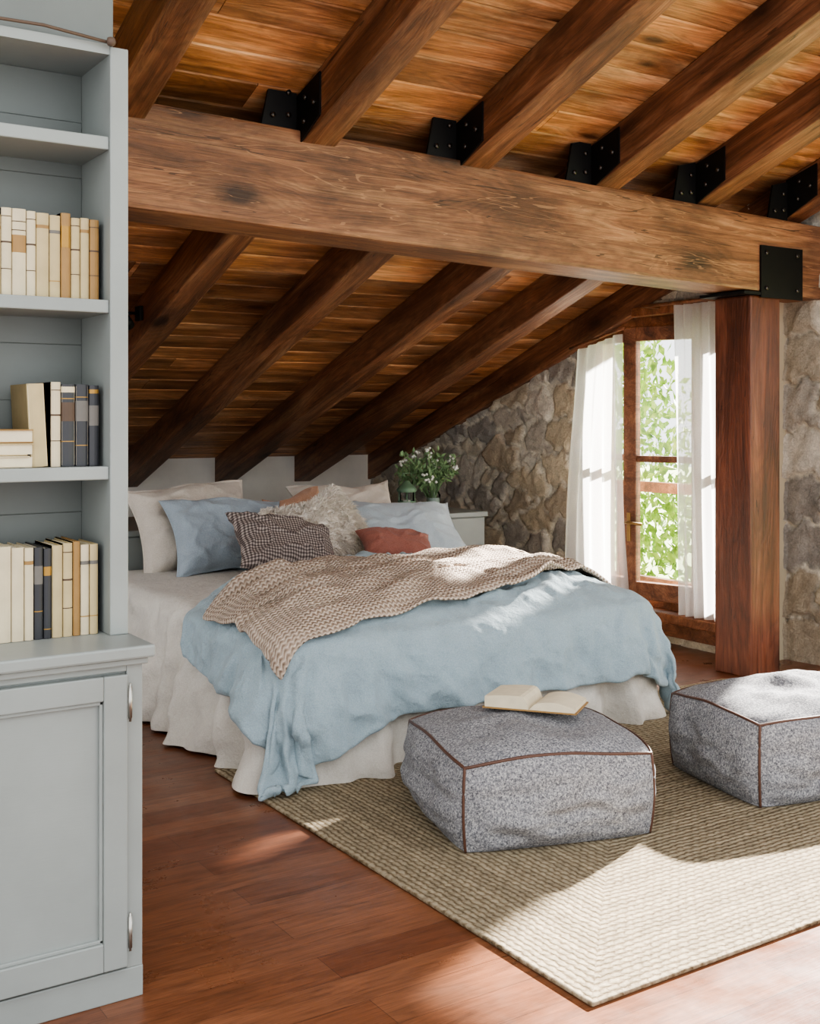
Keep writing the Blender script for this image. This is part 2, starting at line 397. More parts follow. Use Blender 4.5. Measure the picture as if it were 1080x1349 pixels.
while z<4.2:
    y=.2+(r_%2)*.13
    while y<9.0:
        big=1.7 if 3.0<y<4.7 else 1.0
        yj=y+random.uniform(-.09,.09)*big; zj=z+random.uniform(-.06,.06)
        if not(5.98<yj<6.42) and not(3.7<yj<4.7): seeds.append((yj,zj,random.uniform(-.25,.2)))
        y+=random.choice([.18,.26,.38])*big
    z+=.155; r_+=1
for i in range(10):
    seeds.append((6.18+random.choice((-.03,.03)),.1+.235*i,.0))
for i in range(9):
    seeds.append((4.40,.12+.27*i,.0)); seeds.append((3.98+(.05 if i%2 else -.05),.12+.27*i+random.uniform(-.02,.02),.0))
seeds=np.array(seeds)
Yw=Yg+.03*np.sin(Zg*23+Yg*5)+.018*np.sin(Yg*41+Zg*17); Zw=Zg+.02*np.sin(Yg*27+1.3)+.014*np.sin(Yg*55+Zg*31)
P=np.stack([Yw.ravel(),Zw.ravel()],1); N=len(P)
F1=np.zeros(N);F2=np.zeros(N);ID=np.zeros(N,int)
for a in range(0,N,6000):
    q=P[a:a+6000]
    dy_=((q[:,None,0]-seeds[None,:,0])/.26)**2; dz_=((q[:,None,1]-seeds[None,:,1])/.165)**2
    d=np.sqrt(np.sqrt(dy_**2+dz_**2)*.5+ (dy_+dz_)*.5)+seeds[None,:,2]
    o=np.argpartition(d,1,axis=1)[:,:2]; dd=np.take_along_axis(d,o,1)
    sw=dd[:,0]>dd[:,1]
    F1[a:a+6000]=np.minimum(dd[:,0],dd[:,1]);F2[a:a+6000]=np.maximum(dd[:,0],dd[:,1]); ID[a:a+6000]=np.where(sw,o[:,1],o[:,0])
rough=np.array([noise.fractal(Vector((p[0]*9,p[1]*9,0)),.6,2.1,3) for p in P])
e=F2-F1+rough*.06; t=np.clip((e-.08)/.10,0,1); t=t*t*(3-2*t)
ns=len(seeds); rh=np.random.uniform(.018,.034,ns); ty=np.random.uniform(-.10,.10,ns); tz=np.random.uniform(-.14,.14,ns)
H=t*(rh[ID]+ty[ID]*(P[:,0]-seeds[ID,0])+tz[ID]*(P[:,1]-seeds[ID,1]))
H=H+rough*.009*t+rough*.003
pal=np.array([S('#c6baa6')[:3],S('#b2aa9e')[:3],S('#cbbba1')[:3],S('#a39c93')[:3],S('#d5ccbd')[:3],S('#b3a48f')[:3],S('#bfb5a6')[:3]])
sc_=pal[np.random.randint(0,len(pal),ns)]*np.random.uniform(.88,1.1,(ns,1))
mort=np.array(S('#e8dfcd')[:3])
tt=np.clip((e-.08)/.07,0,1)[:,None]
C=sc_[ID]*tt+mort*(1-tt)
ny,nzz=Yg.shape
verts=np.stack([np.where(Yg.ravel()>JY,WX,WN)+.02-H,Yg.ravel(),Zg.ravel()],1)
faces=[]
for i in range(ny-1):
    yc=ys[i]+st/2
    for j in range(nzz-1):
        zc=zs[j]+st/2
        if zc>zt(yc): break
        if any(o[0]<yc<o[1] and o[2]<zc<o[3] for o in OP): continue
        a=i*nzz+j; faces.append((a,a+1,a+nzz+1,a+nzz))
me=bpy.data.meshes.new('stone'); me.from_pydata([tuple(v) for v in verts],[],faces)
ca=me.color_attributes.new('Col','FLOAT_COLOR','POINT')
ca.data.foreach_set('color',np.concatenate([C,np.ones((N,1))],1).astype(np.float32).ravel())
bm=bmesh.new(); bm.from_mesh(me); bmesh.ops.delete(bm,geom=[v for v in bm.verts if not v.link_faces],context='VERTS'); bm.to_mesh(me); bm.free()
me.polygons.foreach_set('use_smooth',[True]*len(me.polygons)); me.materials.append(M_STONE)
ob=bpy.data.objects.new('wall_right_stonework',me); SC.collection.objects.link(ob)
b=MB(); b.prism_x([(KY,0),(KY+.12,0),(KY+.12,zt(KY+.12)),(KY,zt(KY))],-.5,WX+.3); b.build('wall_back',M_WHITE)
b=MB()
def colL(y0,y1,z0,z1=None):
    if z1 is None: b.prism_x([(y0,z0),(y1,z0),(y1,zt(y1)),(y0,zt(y0))],.8,.9)
    else: b.prism_x([(y0,z0),(y1,z0),(y1,z1),(y0,z1)],.8,.9)
colL(3.1,3.3,0);colL(3.3,6.9,0,.35);colL(3.3,6.9,1.66);colL(6.9,KY,0)
b.build('wall_left',M_WHITE)
fill_win=empty('added_fill_window'); b=MB()  # unseen opening in the left wall, added to let fill light in
for ya in (3.3,4.47,5.65,6.84): b.box(.82,.88,ya,ya+.06,.35,1.66,b=.004)
b.box(.82,.88,3.3,6.9,.35,.41,b=.004); b.box(.82,.88,3.3,6.9,1.60,1.66,b=.004); b.build('frame',M_WIN,fill_win)

# ------------------------------------------------------------ window 1
win=empty('window_1')
b=MB(); X0,X1=WX+.04,WX+.11
WT=2.04
b.box(X0-.02,X1,4.55,4.62,.2,WT,b=.004); b.box(X0-.02,X1,5.93,6.0,.2,WT,b=.004); b.box(X0-.02,X1,4.62,5.93,WT-.07,WT,b=.004); b.box(X0-.02,X1,4.62,5.93,.2,.25,b=.004)
b.build('frame',M_WIN,win)
M_BRASS=plain('brass_handle',S('#9a7a4c'),.35,.8)
def sash(name,ya,yb,par,za=.26,zb=WT-.07,mun=(1.12,),w=.08,open_=0):
    b=MB(); xa,xb=-.03,.03; L=yb-ya
    b.box(xa,xb,0,w,za,zb,b=.005);b.box(xa,xb,L-w,L,za,zb,b=.005);b.box(xa,xb,w,L-w,zb-w,zb,b=.005);b.box(xa,xb,w,L-w,za,za+w*1.2,b=.005)
    for m in mun: b.box(xa+.008,xb-.008,w,L-w,m,m+.04,b=.004)
    b.box(-.003,.003,w-.01,L-w+.01,za+w,zb-w,mi=1)
    if open_:
        b.box(xa-.01,xa,L-.055,L-.03,.62,.80,b=.003,mi=2); b.tube([(xa,L-.042,.74),(xa-.045,L-.042,.74),(xa-.05,L-.06,.74),(xa-.05,L-.16,.735)],.009,2,8)
    ob=b.build(name,[M_WIN,M_GLASS,M_BRASS],par,origin=False)
    ob.location=(X0+.01,ya,0); ob.rotation_euler=(0,0,math.radians(open_))
    return ob
sash('sash_1',4.90,5.46,win,open_=16,w=.09); sash('sash_2',4.62,4.89,win); sash('sash_3',5.50,5.93,win)
b=MB(); b.box(WX-.10,WX+.10,4.50,6.05,.14,.2,b=.008); b.box(WX-.035,WX-.0,4.50,6.05,.05,.14,b=.004); b.build('sill',M_WIN,win)
b=MB(); b.box(WX-.05,WX+.03,4.52,5.45,2.04,2.10,b=.006); b.build('lintel',M_WIN,win)
win2=empty('window_2')
b=MB(); X2,X3=WN+.05,WN+.12
for ya in (1.0,1.9,2.85,3.83): b.box(X2,X3,ya,ya+.07,.1,2.1,b=.004)
b.box(X2,X3,1.0,3.9,2.03,2.1,b=.004);b.box(X2,X3,1.0,3.9,.1,.17,b=.004);b.box(X2,X3,1.0,3.9,1.15,1.19,b=.004)
b.build('frame',M_WIN,win2)

def curtain(name,ya,yb,za,zb,xb,folds,amp,ya_bot,yb_bot,billow=0,ztop2=None,seed=0):
    nu,nv=folds*14,36; vs=[];fs=[]
    for j in range(nv+1):
        v=j/nv
        for i in range(nu+1):
            u=i/nu
            y=(ya+(yb-ya)*u)*(1-v)+(ya_bot+(yb_bot-ya_bot)*u)*v
            top=zb if ztop2 is None else zb+(ztop2-zb)*u
            z=top+(za-top)*v
            a=amp*(.6+.5*v)
            x=xb+a*math.sin(u*folds*2*math.pi+seed+.5*math.sin(v*2.2+u*4))+.010*math.sin(u*folds*5+v*4+seed)-billow*math.sin(v*math.pi*.9)
            vs.append((x,y,z))
    for j in range(nv):
        for i in range(nu):
            a=j*(nu+1)+i; fs.append((a,a+1,a+nu+2,a+nu+1))
    b=MB(); b.add(vs,fs,0,True); return b.build(name,M_SHEER)
curtain('curtain',4.62,4.95,.23,2.07,WX-.17,5,.024,4.58,4.91,billow=.0)
curtain('curtain',5.44,5.86,.31,1.93,WX-.15,5,.026,5.37,5.99,billow=.02,ztop2=1.84,seed=2)
b=MB(); b.tube([(WX-.17,4.56,2.085),(WX-.17,5.22,2.085)],.011,0,10); b.box(WX-.17,WX-.05,5.19,5.21,2.075,2.095)
b.tube([(WX-.15,5.40,1.965),(WX-.15,5.92,1.86)],.009,0,10)
b.build('curtain_rod',M_WIN)

# ------------------------------------------------------------ outside
b=MB()
def leafcloud(b,c,r,n,s=.07):
    for _ in range(n):
        while True:
            p=Vector([random.uniform(-1,1) for _ in range(3)])
            if .3<p.length<1: break
        p=Vector((c[0]+p.x*r[0],c[1]+p.y*r[1],c[2]+p.z*r[2]))
        R=Euler([random.uniform(0,6.28) for _ in range(3)]).to_matrix().to_4x4()
        M=Matrix.Translation(p)@R; k=s*random.uniform(.6,1.3)
        b.add([(-k,0,0),(0,-k*.5,.01),(k,0,0),(0,k*.5,.01)],[(0,1,2,3)],0,False,M)
leafcloud(b,(8.0,9.2,1.0),(1.2,1.6,1.6),4200,.055); leafcloud(b,(8.8,7.0,.2),(.8,2.0,.9),1600); leafcloud(b,(9.5,11.8,2.0),(1.8,1.5,2.0),2200,.09)
for (x,y) in ((8,9.2),(9.5,11.8),(8.8,7)): b.tube([(x,y,-.3),(x+.1,y,.6),(x,y+.1,1.6)],.08,1,8)
b.build('garden_trees',[M_LEAF,M_RAFT])
b=MB(); b.box(6.0,30,-8,30,-.5,-.3); b.build('garden_ground',M_GRASS)
b=MB()
b.box(6.5,6.56,4.0,10,.82,.9); b.box(6.5,6.56,4.0,10,.1,.16)
for i in range(5): b.box(6.49,6.57,4.2+i*1.3,4.3+i*1.3,-.3,.9)
b.build('balcony_railing',M_WIN)

# ------------------------------------------------------------ bookcase
bk=empty('bookcase')
BX0,BX1=-.35,1.015
b=MB()
b.box(BX0,1.0,2.74,3.1,.0,.82,b=.003)
b.box(BX0,1.004,2.715,2.74,.0,.075,b=.003)
b.box(BX0,1.0,2.725,2.74,.075,.82)
b.box(.962,1.002,2.715,2.74,.075,.815,b=.002)
b.box(BX0,.962,2.715,2.74,.79,.815,b=.002)
b.box(BX0,1.025,2.685,3.1,.822,.853,b=.006)
b.box(BX0,1.012,2.70,2.75,.806,.822,b=.003)
b.box(.968,BX1,2.85,3.1,.853,2.33,b=.003)
for z0 in (1.244,1.662,2.072): b.box(BX0,.968,2.858,3.08,z0,z0+.033,b=.003)
b.box(BX0,BX0+.04,2.85,3.1,.853,2.33)
b.box(BX0,.968,2.855,3.1,2.31,2.335)
def door(x0,x1,z0,z1,y=2.70):
    fr=.058
    b.box(x0,x0+fr,y,y+.022,z0,z1,b=.003);b.box(x1-fr,x1,y,y+.022,z0,z1,b=.003)
    b.box(x0+fr,x1-fr,y,y+.022,z1-fr,z1,b=.003);b.box(x0+fr,x1-fr,y,y+.022,z0,z0+fr+.01,b=.003)
    b.box(x0+fr,x1-fr,y+.015,y+.02,z0+fr,z1-fr)
    for (a,c_,d,e_) in ((x0+fr,x0+fr+.009,z0+fr,z1-fr),(x1-fr-.009,x1-fr,z0+fr,z1-fr)): b.box(a,c_,y+.006,y+.016,d,e_,b=.002)
    b.box(x0+fr,x1-fr,y+.006,y+.016,z1-fr-.009,z1-fr,b=.002); b.box(x0+fr,x1-fr,y+.006,y+.016,z0+fr+.01,z0+fr+.019,b=.002)
door(.485,.96,.085,.785); door(.005,.48,.085,.785)
b.build('carcass',M_GREY,bk)
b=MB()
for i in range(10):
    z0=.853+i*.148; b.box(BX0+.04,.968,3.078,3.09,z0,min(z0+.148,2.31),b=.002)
b.build('back_panel',M_GREY_SHADED,bk)
b=MB()
for z0 in (.13,.68):
    b.tube([(.966,2.70,z0),(.966,2.70,z0+.075)],.005,0,8)
    b.tube([(.966,2.70,z0-.008),(.966,2.70,z0+.083)],.003,0,8)
b.build('hinges',M_STEEL,bk)
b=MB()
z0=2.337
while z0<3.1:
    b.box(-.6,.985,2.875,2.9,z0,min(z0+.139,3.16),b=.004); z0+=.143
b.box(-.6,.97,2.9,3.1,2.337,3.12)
b.build('wall_left_shiplap',M_GREY_SHADED)
b=MB(); b.tube([(.2,2.84,2.35),(.5,2.842,2.342),(.8,2.842,2.35),(.965,2.84,2.335)],.004,0,6)
b.lathe([(0,0),(.009,.003),(.012,.012),(.009,.021),(0,.024)],.965,2.835,2.325)
b.build('hanging_cord',plain('cord_dark',S('#5b4a3e'),.7))

BKM=[plain('book_cream',S('#b8a67e'),.7),plain('book_ivory',S('#cabd9f'),.7),plain('book_tan',S('#957343'),.6),plain('book_black',S('#2b2c30'),.4),
     plain('book_grey',S('#6a6660'),.6),plain('pages',S('#d9cdb2'),.9),plain('gold_label',S('#a07a3a'),.35,.5),plain('book_brown',S('#4d3a2a'),.5)]
b=MB()
def book(x,w,h,z,mi,dep=.15,yf=2.9,lab=None,M=None):
    n=6; prof=[]
    for i in range(n+1):
        a=math.pi*i/n; prof.append((x+w/2-math.cos(a)*w/2, yf-.006*math.sin(a)))
    prof+= [(x+w,yf+dep),(x+w-.002,yf+dep),(x+w-.002,yf+.004),(x+.002,yf+.004),(x+.002,yf+dep),(x,yf+dep)]
    m=len(prof)
    vs=[(px,py,z) for px,py in prof]+[(px,py,z+h) for px,py in prof]
    fs=[(i,(i+1)%m,(i+1)%m+m,i+m) for i in range(m)]
    b.add(vs,fs,mi,False,M)
    b.box(x+.002,x+w-.002,yf-.003,yf+dep-.006,z+.003,z+h-.004,5,M)
    b.box(x,x+.0025,yf,yf+dep,z,z+h,mi,M); b.box(x+w-.0025,x+w,yf,yf+dep,z,z+h,mi,M)
    if lab is not None:
        for (za,zb,lm) in lab:
            pr=[(px,py-.0006) for px,py in prof[:n+1]]
            vs=[(px,py,z+h*za) for px,py in pr]+[(px,py,z+h*zb) for px,py in pr]
            b.add(vs,[(i,i+1,i+1+n+1,i+n+1) for i in range(n)],lm,False,M)
labs=[None,[(.78,.82,4),(.2,.21,6)],[(.6,.85,6)],[(.75,.76,7),(.85,.86,7),(.5,.7,2)],[(.82,.86,2)],[(.3,.31,7),(.9,.91,7),(.6,.62,7)]]
zA=1.696
x=-.28
while x<.70:
    w=random.uniform(.018,.03); book(x,w,random.uniform(.19,.215),zA,random.choice([0,1,0,2]),lab=random.choice(labs)); x+=w+.001
for w,h,m,l in ((.022,.213,1,labs[5]),(.030,.213,1,labs[3]),(.020,.210,1,labs[5]),(.028,.208,0,labs[4]),(.024,.205,0,labs[1]),(.022,.213,2,labs[2]),(.020,.203,0,labs[5]),(.020,.205,0,labs[4]),(.022,.203,2,labs[5]),(.024,.203,0,labs[5])):
    book(x,w*1.12,h,zA,m,lab=l); x+=w*1.12+.001
    if x>.945: break
zB=1.278
x=-.28
while x<.55:
    w=random.uniform(.02,.04); book(x,w,random.uniform(.19,.215),zB,random.choice([0,1,0,2,4]),lab=random.choice(labs)); x+=w+.001
x=.79
Mt=Matrix.Translation((x,0,zB))@Matrix.Rotation(math.radians(-3),4,'Y')@Matrix.Translation((-x,0,-zB))
book(x-.005,.042,.205,zB,0,M=Mt); x+=.044
book(x,.024,.21,zB,1,lab=labs[5]); x+=.025
book(x,.035,.205,zB,3,lab=[(.55,.78,7),(.82,.83,6),(.3,.31,6),(.9,.97,1)]); x+=.036
book(x,.033,.205,zB,3,lab=[(.55,.8,4),(.84,.85,6),(.25,.26,6)]); x+=.034
book(x,.026,.203,zB,3,lab=[(.5,.75,4),(.9,.95,6)])
zz=zB
for th,m in ((.028,1),(.03,0),(.033,2)):
    b.box(.60,.79-random.uniform(0,.02),2.885,3.05,zz,zz+.003,m,b=.001); b.box(.603,.786,2.89,3.045,zz+.003,zz+th-.003,5); b.box(.60,.79-random.uniform(0,.02),2.885,3.05,zz+th-.003,zz+th,m,b=.001)
    zz+=th+.001
zC=.854; x=-.28
while x<.69:
    w=random.uniform(.02,.035); book(x,w,random.uniform(.19,.23),zC,random.choice([0,1,0,1]),lab=random.choice(labs)); x+=w+.001
for w,h,m,l in ((.035,.232,1,None),(.030,.228,1,None),(.022,.226,1,labs[4]),(.022,.226,3,[(.6,.8,4),(.3,.31,6)]),(.020,.222,3,[(.1,.11,6),(.7,.8,6)]),(.026,.228,0,None),(.024,.232,0,labs[5]),(.018,.235,2,None),(.022,.226,1,labs[1]),(.022,.226,0,labs[1])):
    book(x,w,h,zC,m,lab=l); x+=w+.001
    if x>.945: break
b.build('shelf_books',BKM)

# ------------------------------------------------------------ headboard ledge
LZ=.755
b=MB()
b.box(1.2,4.80,6.42,7.3,.0,LZ-.035); b.box(1.2,4.83,6.40,7.32,LZ-.035,LZ,b=.006)
for i in range(12): b.box(1.2+i*.3,1.495+i*.3,6.405,6.42,.03,LZ-.04,b=.003)
b.box(4.80,4.815,6.42,6.85,.03,LZ-.04,b=.003);b.box(4.80,4.815,6.86,7.3,.03,LZ-.04,b=.003)
b.build('headboard_cabinet',M_GREY)

# ------------------------------------------------------------ bed body
bx0,bx1,by0,by1=2.0,3.94,3.95,6.27
cxm,cym=(bx0+bx1)/2,(by0+by1)/2
def rrect(r=.12):
    x0,x1,y0,y1=bx0,bx1,by0,by1
    pts=[]
    L=[('l',(x0,y1-r),(x0,y0+r)),('a',(x0+r,y0+r),math.pi,1.5*math.pi),('l',(x0+r,y0),(x1-r,y0)),('a',(x1-r,y0+r),1.5*math.pi,2*math.pi),('l',(x1,y0+r),(x1,y1-r)),('a',(x1-r,y1-r),0,.5*math.pi),('l',(x1-r,y1),(x0+r,y1)),('a',(x0+r,y1-r),.5*math.pi,math.pi)]
    cnt=[170,24,170,24,130,10,30,10]
    for s_,c in zip(L,cnt):
        for i in range(c):
            t=i/c
            if s_[0]=='l': pts.append((s_[1][0]+(s_[2][0]-s_[1][0])*t,s_[1][1]+(s_[2][1]-s_[1][1])*t))
            else:
                a=s_[2]+(s_[3]-s_[2])*t; pts.append((s_[1][0]+r*math.cos(a),s_[1][1]+r*math.sin(a)))
    return pts
base=rrect(); NP=len(base)
arc=[0]
for i in range(1,NP): arc.append(arc[-1]+math.dist(base[i],base[i-1]))
nrm=[]
for i in range(NP):
    a=base[(i-2)%NP];c_=base[(i+2)%NP]; tx,ty_=c_[0]-a[0],c_[1]-a[1]; l=math.hypot(tx,ty_)+1e-9
    nrm.append((ty_/l,-tx/l))
if nrm[70][0]>0: nrm=[(-a,-c_) for a,c_ in nrm]
rows=[0.014,.04,.07,.1,.13,.16,.19,.22,.25,.28,.31,.34,.37,.41,.45,.48,.5,.525,.545,.555]
vs=[];fs=[]
for z in rows:
    for i in range(NP):
        s_=arc[i]; t=max(0,1-z/.5)
        back=base[i][1]>by1-.15
        off=.015+.09*t**1.2
        fold=(.55*math.sin(s_*15+1.8*math.sin(s_*3.1)+z*1.5)+.45*math.sin(s_*31+2.4*math.sin(s_*1.7)+z*3)+.35*math.sin(s_*6.3+z*2))*.060*t**.6
        fold+=.055*noise.noise(Vector((s_*3.5,z*6,1)))*t**.3+.03*noise.noise(Vector((s_*10,z*11,4)))
        if z>.5: off=.015-((z-.5)/.055)**2*.06; fold=0
        d=off+fold
        if back: d=min(d,.02)
        vs.append((base[i][0]+nrm[i][0]*d,base[i][1]+nrm[i][1]*d,z))
for j in range(len(rows)-1):
    for i in range(NP):
        a=j*NP+i;b2=j*NP+(i+1)%NP; fs.append((a,b2,b2+NP,a+NP))
last=(len(rows)-1)*NP
prevbase=last
for s_ in (.96,.9,.8,.65,.5,.3,.1):
    st0=len(vs)
    for i in range(NP):
        x,y,_=vs[last+i]
        X=cxm+(x-cxm)*s_; Y=cym+(y-cym)*s_
        vs.append((X,Y,.555+.012*(1-s_)+.006*noise.noise(Vector((X*5,Y*5,0)))))
    for i in range(NP): fs.append((prevbase+i,prevbase+(i+1)%NP,st0+(i+1)%NP,st0+i))
    prevbase=st0
fs.append([prevbase+i for i in range(NP)])
b=MB(); b.add(vs,fs,0,True); bed=b.build('bed',M_SHEET,origin=True)

# ------------------------------------------------------------ cloth sims
def grid_cloth(name,fx,nx,ny,sizex,sizey,mat):
    vs=[];fs=[];uv=[]
    for j in range(ny+1):
        for i in range(nx+1):
            vs.append(fx(i/nx,j/ny)); uv.append((i/nx*sizex,j/ny*sizey))
    for j in range(ny):
        for i in range(nx):
            a=j*(nx+1)+i; fs.append((a,a+1,a+nx+2,a+nx+1))
    me=bpy.data.meshes.new(name); me.from_pydata(vs,[],fs)
    ul=me.uv_layers.new(name='UVMap')
    for lp in me.loops: ul.data[lp.index].uv=uv[lp.vertex_index]
    me.polygons.foreach_set('use_smooth',[True]*len(fs)); me.materials.append(mat)
    ob=bpy.data.objects.new(name,me); SC.collection.objects.link(ob); return ob
def collide(ob,th=.012,fr=30):
    m=ob.modifiers.new('col','COLLISION'); ob.collision.thickness_outer=th; ob.collision.thickness_inner=.05; ob.collision.cloth_friction=fr; ob.collision.damping=.3
def sim(ob,frames,shrink=0,bend=.3,tens=15,dist=.012,mass=.3,quality=5):
    m=ob.modifiers.new('Cloth','CLOTH'); s=m.settings
    s.quality=quality; s.mass=mass; s.air_damping=1.5; s.tension_stiffness=tens; s.compression_stiffness=tens; s.shear_stiffness=tens*.4; s.bending_stiffness=bend
    s.shrink_min=shrink
    m.collision_settings.use_collision=True; m.collision_settings.distance_min=dist; m.collision_settings.collision_quality=2
    m.collision_settings.use_self_collision=False
    m.point_cache.frame_start=1; m.point_cache.frame_end=frames
    SC.frame_start=1; SC.frame_end=frames
    for fr in range(1,frames+1): SC.frame_set(fr)
    dg=bpy.context.evaluated_depsgraph_get()
    me=bpy.data.meshes.new_from_object(ob.evaluated_get(dg))
    ob.modifiers.clear(); ob.data=me
    SC.frame_set(1)
collide(bed)
def fd(u,v):
    x0=1.69+.16*v
    x=x0+u*(4.25-x0)
    yh=4.72+1.08*u if u<.5 else 5.26+.44*(u-.5)
    y0=3.47+.21*min(1,u*3)
    y=y0+(yh-y0)*v
    z=.70+.05*noise.noise(Vector((x*4.2,y*4.2,2)))+.032*noise.noise(Vector((x*9,y*9,7)))+.05*math.sin(math.pi*v)*math.sin(math.pi*u)
    return (x,y,z)
duvet=grid_cloth('duvet',fd,130,92,2.9,2.0,M_DUVET)
sim(duvet,42,shrink=-.055,bend=.12,tens=24,dist=.014)
for v in duvet.data.vertices:
    c=v.co
    inside=min(1,max(0,(c.x-bx0)/.22))*min(1,max(0,(bx1-c.x)/.22))*min(1,max(0,(c.y-by0)/.22))
    wx=c.x+.15*noise.noise(Vector((c.x*2,c.y*2,11))); wy=c.y+.15*noise.noise(Vector((c.x*2,c.y*2,17)))
    rd=abs(noise.noise(Vector((wx*2.2+wy*2.4,wy*5.5-wx*1.5,5))))
    ridge=max(0,1-rd*5.5)**1.3
    rd2=abs(noise.noise(Vector((wx*6.5-wy*2,wy*7.5+wx*2,9)))); ridge2=max(0,1-rd2*5)**1.3
    rd3=abs(noise.noise(Vector((wx*4+wy*5,wy*13-wx*6,19)))); ridge3=max(0,1-rd3*5)**1.3
    v.co.z+=inside*(.055+.035*noise.noise(Vector((c.x*2.2,c.y*2.2,5)))+.034*ridge+.018*ridge2+.014*ridge3)
    if c.z<.56:
        drop=min(1,(.56-c.z)/.3)
        nx_=-1 if c.x<bx0+.05 else (1 if c.x>bx1 else 0); ny_=-1 if c.y<by0+.05 else 0
        s_=c.x if ny_ else c.y
        r4=max(0,1-abs(noise.noise(Vector((c.x*7,c.y*7,c.z*3.5+3))))*5)**1.3
        r5=max(0,1-abs(noise.noise(Vector((c.x*4+c.z*5,c.y*4+c.z*5,c.z*2+7))))*5)**1.3
        q=.018*math.sin(s_*17+2*math.sin(s_*4)+c.z*4)*drop+.016*noise.noise(Vector((c.x*4,c.y*4,c.z*5+3)))+.018*r4*drop+.022*r5*drop
        q=max(q,-.02)+.02
        v.co.x+=nx_*q; v.co.y+=ny_*q
    v.co.z=max(v.co.z,.04)
duvet.data.update()
def tv(ob,th,sub=1):
    s=ob.modifiers.new('Solid','SOLIDIFY'); s.thickness=th; s.offset=1 if ob.data.polygons[0].normal.z>0 else -1
    if sub: ss=ob.modifiers.new('Sub','SUBSURF'); ss.levels=sub; ss.render_levels=sub
tv(duvet,.022)
bed.modifiers.clear()
collide(duvet,.01)
def ft(u,v):
    x=2.02+u*2.14
    yc=4.22+ .50*u -.80*max(0,u-.72)
    w=.50+.18*math.sin(u*math.pi)+.08*u
    y=yc+(v-.5)*w+.045*math.sin(u*8)*(1-abs(v-.5))
    z=.84+.055*math.sin(v*13+u*6+1.5*math.sin(u*7))+.035*noise.noise(Vector((x*5,y*7,0)))
    return (x,y,z)
throw=grid_cloth('throw_blanket',ft,104,40,2.45,.85,M_KNIT)
sim(throw,32,shrink=-.13,bend=.05,tens=12,dist=.01)
for v in throw.data.vertices:
    c=v.co
    if c.z>.5:
        w_=math.sin((c.y-.30*c.x)*38+2.2*math.sin(c.x*3.3))
        v.co.z+=.014+.020*w_*abs(noise.noise(Vector((c.x*2.5,c.y*2.5,9))))*2.4
tv(throw,.016)
m=duvet.modifiers.get('col')
if m: duvet.modifiers.remove(m)
SC.frame_set(1)

# ------------------------------------------------------------ pillows
def pillow(name,w,h,T,mat,loc,lean,yaw,roll=0,flange=0,seed=0,wr=.018,pinch=.12):
    n=48; vs=[];fs=[]
    def P(u,v,sgn):
        x=w/2*u*(1-pinch*(1-v*v)*abs(u)); y=h/2*v*(1-pinch*(1-u*u)*abs(v))
        k=1-flange
        a=max(0,1-(abs(u)/k)**3.0) if abs(u)<k else 0; c=max(0,1-(abs(v)/k)**3.0) if abs(v)<k else 0
        t=(a*c)**.55*T/2
        e=(a*c)**.25
        nz_=noise.noise(Vector((x*5+seed,y*5,sgn*.6+seed)))*wr*1.5
        wx=x+.05*noise.noise(Vector((x*6,y*6,seed+3))); wy=y+.05*noise.noise(Vector((x*6,y*6,seed+8)))
        rd=abs(noise.noise(Vector((wx*7+wy*3+seed*3,wy*9-wx*2,sgn+seed))))
        rid=max(0,1-rd*5.5)**1.3*wr*.9
        cr=math.sin(math.atan2(v,u)*11+seed+2*noise.noise(Vector((u*2,v*2,seed))))*wr*.55*(u*u+v*v)
        z=sgn*(t+(nz_+cr+rid)*e)+.002*sgn
        z-=.05*T*(v*v)+.10*T*math.sin(u*2+seed)*.5
        if flange: z+=.012*math.sin(u*9+seed)*max(abs(u),abs(v))**6
        y+=.02*math.sin(u*3+seed)*abs(v)
        return (x,y,z)
    for sgn in (1,-1):
        for j in range(n+1):
            for i in range(n+1):
                uu=-1+2*i/n; vv=-1+2*j/n
                uu=math.sin(uu*math.pi/2)*.5+uu*.5; vv=math.sin(vv*math.pi/2)*.5+vv*.5
                vs.append(P(uu,vv,sgn))
    N1=(n+1)**2
    for s_ in (0,1):
        for j in range(n):
            for i in range(n):
                a=s_*N1+j*(n+1)+i; q=(a,a+1,a+n+2,a+n+1); fs.append(q if s_==0 else q[::-1])
    rim=[i for i in range(n+1)]+[j*(n+1)+n for j in range(1,n+1)]+[n*(n+1)+i for i in range(n-1,-1,-1)]+[j*(n+1) for j in range(n-1,0,-1)]
    for i in range(len(rim)):
        a=rim[i];c=rim[(i+1)%len(rim)]; fs.append((a,a+N1,c+N1,c))
    b=MB(); b.add(vs,fs,0,True); ob=b.build(name,mat,origin=False)
    ob.matrix_world=Matrix.Translation(loc)@Matrix.Rotation(math.radians(yaw),4,'Z')@Matrix.Rotation(math.radians(lean),4,'X')@Matrix.Rotation(math.radians(roll),4,'Z')
    return ob
pillow('pillow',.78,.54,.22,M_CREAM,(2.60,6.20,.79),64,4,3,.05,1)
pillow('pillow',.74,.50,.22,M_BLUEP,(2.70,5.94,.75),54,2,-3,.04,2)
pillow('pillow',.72,.50,.22,M_CREAM,(3.62,6.21,.785),58,-2,2,.05,3)
pillow('pillow',.92,.52,.22,M_BLUEL,(3.76,5.89,.71),38,-4,-3,.03,4,wr=.014)
pillow('cushion',.40,.34,.14,M_PEACH,(3.22,6.10,.80),66,0,10,0,6)
fur=pillow('fur_cushion',.60,.44,.18,M_FUR,(3.16,5.72,.77),48,8,14,0,5)
pillow('cushion',.62,.40,.19,M_CHECK,(2.79,5.44,.735),40,10,-16,0,7)
pillow('cushion',.44,.26,.14,M_TERRA,(3.46,5.42,.69),38,-6,-8,0,8,wr=.010)
hb=MB(); fm=fur.data; polys=list(fm.polygons)
